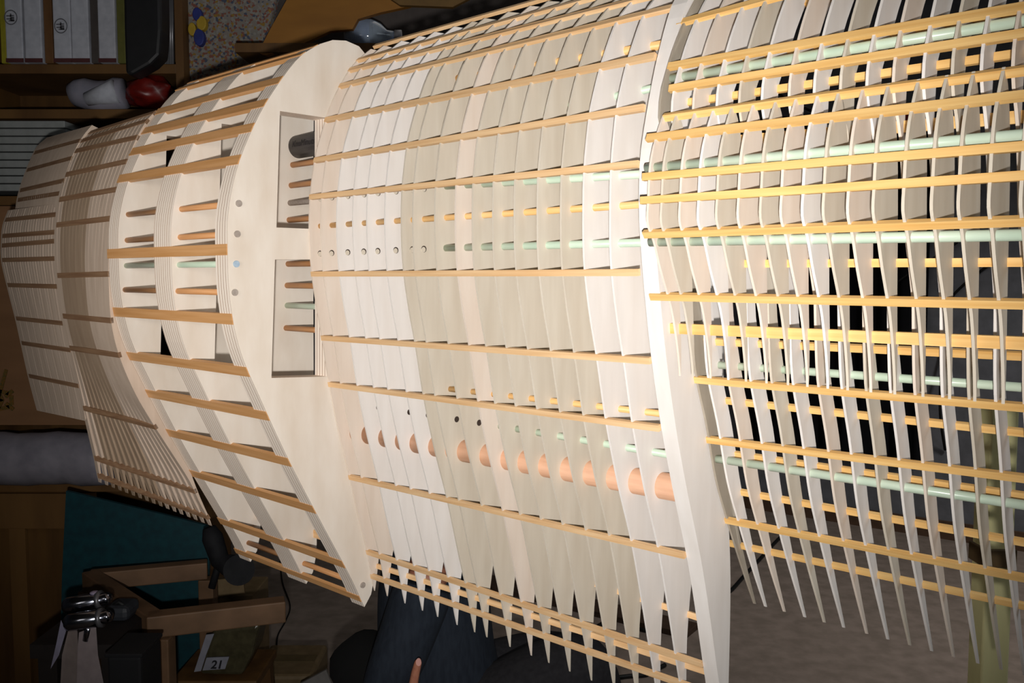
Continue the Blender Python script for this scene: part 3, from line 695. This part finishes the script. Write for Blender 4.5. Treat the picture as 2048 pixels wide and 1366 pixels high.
o = MB().box((0,0,0), (.07,.012,.09), Matrix.Rotation(math.atan2(dn.y,dn.x),3,'Z')).build('red_tag', mat('red_tin', (.30,.01,.015)), bevel=.002); o.location = q; tag(o, 'small red tag on the black cloth, seen through the near lattice', 'tag')
for k,(P,lab) in enumerate((([(1500,110),(1560,190),(1700,260),(1740,330)],'thin black cord sloping behind the top of the near lattice'),([(1740,620),(1800,560),(1930,470),(1960,380)],'black cord hanging right of the black cabinet'),([(1990,520),(1900,600),(1885,700),(1880,820),(1890,900)],'black cord dropping toward the floor at the far right'))):
    cable(P, lab, .007, wall=True)
# curved board, bottle, upper shelf at the top centre
YQ = 2.5
Pq = [(516,105),(545,50),(590,-30),(900,-60),(820,12),(760,25),(716,38),(705,58),(660,62),(600,90),(532,110)]
slab('curved_board', Pq, YQ, .02, mat('orange_board', (.22,.095,.012),(.17,.07,.008), scale=(2,2,8), noise=2), 'orange-brown curved wooden board leaning above the wing', 'board')
us = wt('wall_shelf', 'dark wooden shelf board above the wing at the top', 'shelf', W(760,100,YQ+.15))
zq = W(0,88,YQ).z
MB().box((W(760,0,YQ).x, YQ+.17, zq-.012), (W(1080,0,YQ).x-W(500,0,YQ).x, .36, .024)).build('board', WOODD2, us)
for px in (540,1040): MB().box((W(px,0,YQ).x, YQ+.33, zq-.6), (.05,.04,1.2)).build('post', WOODD2, us)
MB().box((W(760,0,YQ).x, YQ+.345, zq+.2), (W(1080,0,YQ).x-W(500,0,YQ).x, .012, .42)).build('back_board', mat('dark_back', (.05,.04,.035)), us)
slab('plank', [(740,-30),(1010,-40),(905,14),(800,10)], YQ-.02, .018, mat('tan_board', (.12,.065,.015)), 'tan plank across the top edge above the bottle', 'plank')
bo = wt('bottle', 'clear plastic bottle with blue contents lying on the shelf above the wing', 'bottle', (W(735,80,YQ+.09).x, YQ+.09, zq))
GL = bpy.data.materials.new('bottle_plastic'); GL.use_nodes = True; g = GL.node_tree.nodes['Principled BSDF']; g.inputs['Base Color'].default_value = (.55,.65,.75,1); g.inputs['Roughness'].default_value = .08; g.inputs['Transmission Weight'].default_value = .75; g.inputs['IOR'].default_value = 1.3
rr = .045
xa_ = W(690,0,YQ+.09).x; zz = zq+rr
MB().tube([(xa_,YQ+.09,zz),(xa_+.01,YQ+.09,zz),(xa_+.075,YQ+.09,zz),(xa_+.10,YQ+.09,zz),(xa_+.118,YQ+.09,zz),(xa_+.14,YQ+.09,zz)],[.03,rr,rr,.034,.016,.013],24).build('body', GL, bo, smooth=True)
MB().tube([(xa_+.006,YQ+.09,zz),(xa_+.012,YQ+.09,zz),(xa_+.068,YQ+.09,zz)],[.02,rr*.93,rr*.93],24).build('label_band', mat('bottle_blue', (.04,.07,.20),(.10,.14,.28), noise=3, rough=.2), bo, smooth=True)
MB().tube([(xa_+.139,YQ+.09,zz),(xa_+.158,YQ+.09,zz)],.016,18).build('cap', mat('cap_white', (.3,.3,.32)), bo, smooth=True)

# ---- post that carries the near end, and one hidden behind the bulkheads
OL = mat('olive_post', (.85,.80,.42),(.70,.65,.32), scale=(4,4,.6), noise=4)
yb, zb_ = unp(1985,1000,XR[14])
top = loc2w(XR[14]+.0, yb+.11, 0)
pp = W(1985,1100,1.42)
sp_ = wt('support_post', 'olive wooden post standing behind the near end of the wing', 'post', (pp.x, pp.y, 0))
pt = W(1985,805,1.42)
MB().box((pp.x, pp.y, pt.z/2), (.044,.044,pt.z)).build('post', OL, sp_, bevel=.003)
zc = W(0,1108,1.42).z
MB().box((pp.x, pp.y, zc), (.052,.052,.03)).build('band', mat('band_brown', (.14,.09,.04)), sp_, bevel=.002)
MB().box((pp.x, pp.y, .015), (.3,.3,.03)).build('base_plate', OL, sp_, bevel=.004)
# ------------------------------------------------------------------ PERSON seated behind the wing, facing right
def skin(name, V, E, R, m, parent=None, sub=2):
    me = bpy.data.meshes.new(name); me.from_pydata([tuple(v) for v in V], E, []); o = bpy.data.objects.new(name, me); COL.objects.link(o)
    me.materials.append(m)
    sk = o.modifiers.new('skin', 'SKIN'); sk.use_smooth_shade = True
    for i, r in enumerate(R):
        r = r if isinstance(r, tuple) else (r, r); me.skin_vertices[0].data[i].radius = (r[0]*(.72 if name == 'body' and max(r) < .09 and i > 6 else (.85 if name == 'body' and i < 4 else 1)), r[1]*(.72 if name == 'body' and max(r) < .09 and i > 6 else (.85 if name == 'body' and i < 4 else 1)))
        me.skin_vertices[0].data[i].use_root = (i == 0)
    ss = o.modifiers.new('sub', 'SUBSURF'); ss.levels = sub; ss.render_levels = sub
    if parent: o.parent = parent
    return o
SKIN = mat('skin_tone', (.40,.17,.10),(.34,.13,.08), noise=20, rough=.5)
NAVY = mat('navy_denim', (.016,.022,.032),(.010,.014,.022), scale=(8,8,2), noise=14, rough=.9)
BLACKC = mat('black_cloth', (.004,.004,.004), rough=.95)
GREYT = mat('charcoal_trousers', (.020,.019,.021),(.013,.012,.014), noise=10, rough=.9)
YP = 2.12
hip = W(880,1440,YP)                                 # pelvis
per = thing('person', 'seated person in navy jacket and charcoal trousers, finger raised, mostly hidden by the wing', 'person', (hip.x, YP, 0))
def pl(p): return Vector(p)-Vector((hip.x, YP, 0))
hz = hip.z
knee = W(1185,1312,YP-.06); knee2 = W(1155,1322,YP+.16)
ch = pl(hip)+Vector((-.01,0,.42)); neck = ch+Vector((.01,0,.13)); hd = neck+Vector((.03,0,.13))
V = [pl(hip), pl(hip)+Vector((-.01,0,.14)), pl(hip)+Vector((-.02,0,.28)), ch, neck, hd, hd+Vector((0.01,0,.09))]
R = [(.15,.16),(.13,.15),(.135,.16),(.11,.16),.055,(.085,.07),(.07,.06)]
Ed = [(i,i+1) for i in range(6)]
def chain(start, pts, rs):
    prev = start
    for p,r in zip(pts, rs): V.append(Vector(p)); R.append(r); Ed.append((prev, len(V)-1)); prev = len(V)-1
    return prev
h = pl(hip); k1 = pl(knee); k2 = pl(knee2)
chain(0, [h+Vector((.08,-.09,.0)), (h+Vector((.08,-.09,0))).lerp(k1,.55), k1, Vector((k1.x+.02,k1.y,.25)), Vector((k1.x,k1.y,.08)), Vector((k1.x+.14,k1.y,.04))], [.088,.082,.065,.055,.042,.036])
chain(0, [h+Vector((.08,.09,.0)), (h+Vector((.08,.09,0))).lerp(k2,.55), k2, Vector((k2.x+.02,k2.y,.25)), Vector((k2.x,k2.y,.08)), Vector((k2.x+.14,k2.y,.04))], [.088,.082,.065,.055,.042,.036])
wr = pl(W(812,1425,YP-.27))
el = pl(W(768,1400,YP-.20)); sh = ch+Vector((0,-.17,.0))
chain(3, [sh, sh.lerp(el,.5), el, el.lerp(wr,.6), wr], [.06,.05,.043,.034,.026])
sh2 = ch+Vector((0,.17,0)); e2 = sh2+Vector((-.05,.06,-.27)); w2 = e2+Vector((.17,-.02,-.20))
chain(3, [sh2, sh2.lerp(e2,.5), e2, w2], [.06,.05,.043,.027])
body = skin('body', V, Ed, R, SKIN, per)
# clothes over the body
tp = W(840,1210,YP)
V = [pl(hip)+Vector((0,0,-.04)), pl(hip)+Vector((-.0,0,.08)), pl(hip)+Vector((-.01,0,.20)), pl(hip)+Vector((-.015,0,.32)), ch, ch+Vector((0,0,.06))]
R = [(.20,.185),(.17,.175),(.15,.175),(.15,.18),(.13,.18),(.08,.09)]
Ed = [(i,i+1) for i in range(5)]
skin('jacket', V, Ed, R, NAVY, per)
V = [sh, sh.lerp(el,.5), el+Vector((-.005,0,0)), el.lerp(wr,.6)]; skin('sleeve', V, [(0,1),(1,2),(2,3)], [.075,.068,.062,.05], NAVY, per)
V = [sh2, sh2.lerp(e2,.5), e2, e2.lerp(w2,.95)]; skin('sleeve', V, [(0,1),(1,2),(2,3)], [.075,.065,.06,.05], NAVY, per)
bk = pl(W(742,1400,YP+.02))
V = [pl(W(815,1318,YP)), pl(W(765,1355,YP)), pl(W(732,1410,YP))]; skin('jacket_hem', V, [(0,1),(1,2)], [(.11,.13),(.12,.15),(.12,.16)], BLACKC, per)
for kk, s_ in ((k1,-.09),(k2,.09)):
    V = [h+Vector((.0,s_,.02)), h+Vector((.12,s_,.05)), (h+Vector((.12,s_,.07))).lerp(kk,.6), kk+Vector((.0,0,0)), Vector((kk.x+.02,kk.y,.28)), Vector((kk.x,kk.y,.12))]
    skin('trouser_leg', V, [(i,i+1) for i in range(5)], [.105,.11,.105,.092,.078,.07], GREYT, per)
for kk in (k1,k2):
    V = [Vector((kk.x-.03,kk.y,.045)), Vector((kk.x+.06,kk.y,.045)), Vector((kk.x+.17,kk.y,.035))]; skin('shoe', V, [(0,1),(1,2)], [(.045,.045),(.045,.042),(.04,.032)], BLACKC, per)
# hair
V = [hd+Vector((-.02,0,.02)), hd+Vector((-.01,0,.10))]; skin('hair', V, [(0,1)], [(.095,.085),(.085,.075)], BLACKC, per)
# hand with five fingers, index pointing up
HY = YP-.28
tip = pl(W(838,1318,HY)); mid = pl(W(831,1345,HY)); pk = pl(W(826,1372,HY)); root = pl(W(824,1398,HY)); palm = pl(W(815,1432,HY))
V = [palm+Vector((0,0,-.02)), palm+Vector((0,0,.012)), (palm+root)/2+Vector((.008,0,.01))]; Ed = [(0,1),(1,2)]; R = [(.026,.018),(.036,.017),(.034,.015)]
skin('hand', V, Ed, R, SKIN, per)
skin('index_finger', [(palm+root)/2, root, pk, mid, tip], [(0,1),(1,2),(2,3),(3,4)], [.011,.0105,.0108,.0098,.0085], SKIN, per, 2)
for j,(dx,l) in enumerate(((.022,.045),(.040,.040),(.056,.032))):
    b0 = (palm+root)/2+Vector((dx,-.002,-.004*j)); skin('curled_finger', [b0, b0+Vector((.002,-.016,.026)), b0+Vector((.003,-.036,.016)), b0+Vector((.003,-.034,-.006))], [(0,1),(1,2),(2,3)], [.0105,.010,.0095,.008], SKIN, per, 2)
b0 = palm+Vector((-.015,-.004,-.004)); skin('thumb', [b0, b0+Vector((-.014,-.018,.018)), b0+Vector((-.004,-.03,.036)), b0+Vector((.012,-.032,.046))], [(0,1),(1,2),(2,3)], [.013,.012,.011,.009], SKIN, per, 2)
w2h = w2+Vector((.075,-.012,-.03)); skin('hand', [w2+Vector((-.02,0,.005)), w2+Vector((.03,-.004,-.008)), w2h], [(0,1),(1,2)], [(.026,.02),(.036,.017),(.036,.014)], SKIN, per)
for j,l in enumerate((.85,1,.93,.72)):
    b0 = w2h+Vector((-.012,-.030+.020*j,0)); skin('finger', [b0, b0+Vector((.04*l,0,-.008)), b0+Vector((.065*l,0,-.024)), b0+Vector((.078*l,0,-.042))], [(0,1),(1,2),(2,3)], [.0105,.0098,.009,.008], SKIN, per, 2)
b0 = w2+Vector((.02,-.03,-.008)); skin('thumb', [b0, b0+Vector((.03,-.025,-.008)), b0+Vector((.058,-.03,-.02))], [(0,1),(1,2)], [.013,.0115,.0095], SKIN, per, 2)
nl = MB(); nc = tip+Vector((-.0,-.0088,-.003)); n = 12
nl.prism([(math.cos(2*PI*k/n)*.0058, math.sin(2*PI*k/n)*.0085) for k in range(n)], lambda p: nc+Vector((p[0],-.0002,p[1])), lambda p: nc+Vector((p[0],.002,p[1])))
nl.build('fingernail', mat('nail', (.62,.32,.27), rough=.3), per)
# stool under the person
s3 = thing('stool', 'round dark stool the seated person sits on, behind the wing', 'stool', (hip.x, YP, 0)); zt_ = hz-.17
MB().tube([(0,0,zt_-.03),(0,0,zt_)], .17, 28).build('seat', WOODD2, s3)
for a in range(4):
    an = a*PI/2+.4; MB().tube([(math.cos(an)*.12,math.sin(an)*.12,zt_-.03),(math.cos(an)*.17,math.sin(an)*.17,0)], .014, 10).build('leg', WOODD2, s3)

# ------------------------------------------------------------------ LIGHT
def spot(name, loc, target, power, size, angle, blend, col=(1,1,1)):
    l = bpy.data.lights.new(name, 'SPOT'); l.energy = power; l.shadow_soft_size = size; l.spot_size = angle; l.spot_blend = blend; l.color = col
    o = bpy.data.objects.new(name, l); COL.objects.link(o); o.location = loc
    o.rotation_euler = (Vector(target)-Vector(loc)).to_track_quat('-Z','Y').to_euler(); return o
spot('flash', (.0,-.08,1.37), W(880,560,1.2), 108, .015, math.radians(84), 1.0, (1,.98,.965))
def area(name, loc, target, power, sx, sy, col):
    l = bpy.data.lights.new(name, 'AREA'); l.shape = 'RECTANGLE'; l.size = sx; l.size_y = sy; l.energy = power; l.color = col
    o = bpy.data.objects.new(name, l); COL.objects.link(o); o.location = loc
    o.rotation_euler = (Vector(target)-Vector(loc)).to_track_quat('-Z','Y').to_euler(); return o
spot('floor_fill', (2.7,2.6,3.1), (2.2,3.9,.0), 150, .25, math.radians(80), .9, (1,.96,.92))  # added fill that brightens the floor at the right, no real ceiling lamp
area('room_glow', (.5,3.0,3.1), (.5,3.0,0), 6, 1.5, .8, (1,.93,.86))
area('side_fill', (-1.0,.0,1.75), W(480,560,1.5), .9, .5, .5, (1,.93,.85))  # added soft fill for the rib edges, not a lamp of the room
spot('edge_fill_spot', (-1.05,.25,1.6), W(310,600,1.7), 32, .22, math.radians(40), .9, (1,.93,.86))  # added fill aimed at the layered bulkhead edges
area('upper_right_soft', (2.6,.6,2.6), (.3,1.2,1.2), 10, 1.2, .8, (.85,.93,1))  # unseen soft cool light from the upper right, no window there
w = bpy.data.worlds.new('world'); S.world = w; w.use_nodes = True; w.node_tree.nodes['Background'].inputs[0].default_value = (.6,.65,.75,1); w.node_tree.nodes['Background'].inputs[1].default_value = .08
S.view_settings.view_transform = 'Standard'; S.view_settings.look = 'None'; S.view_settings.exposure = 0
for o in bpy.data.objects:
    if '_c' in o: del o['_c']
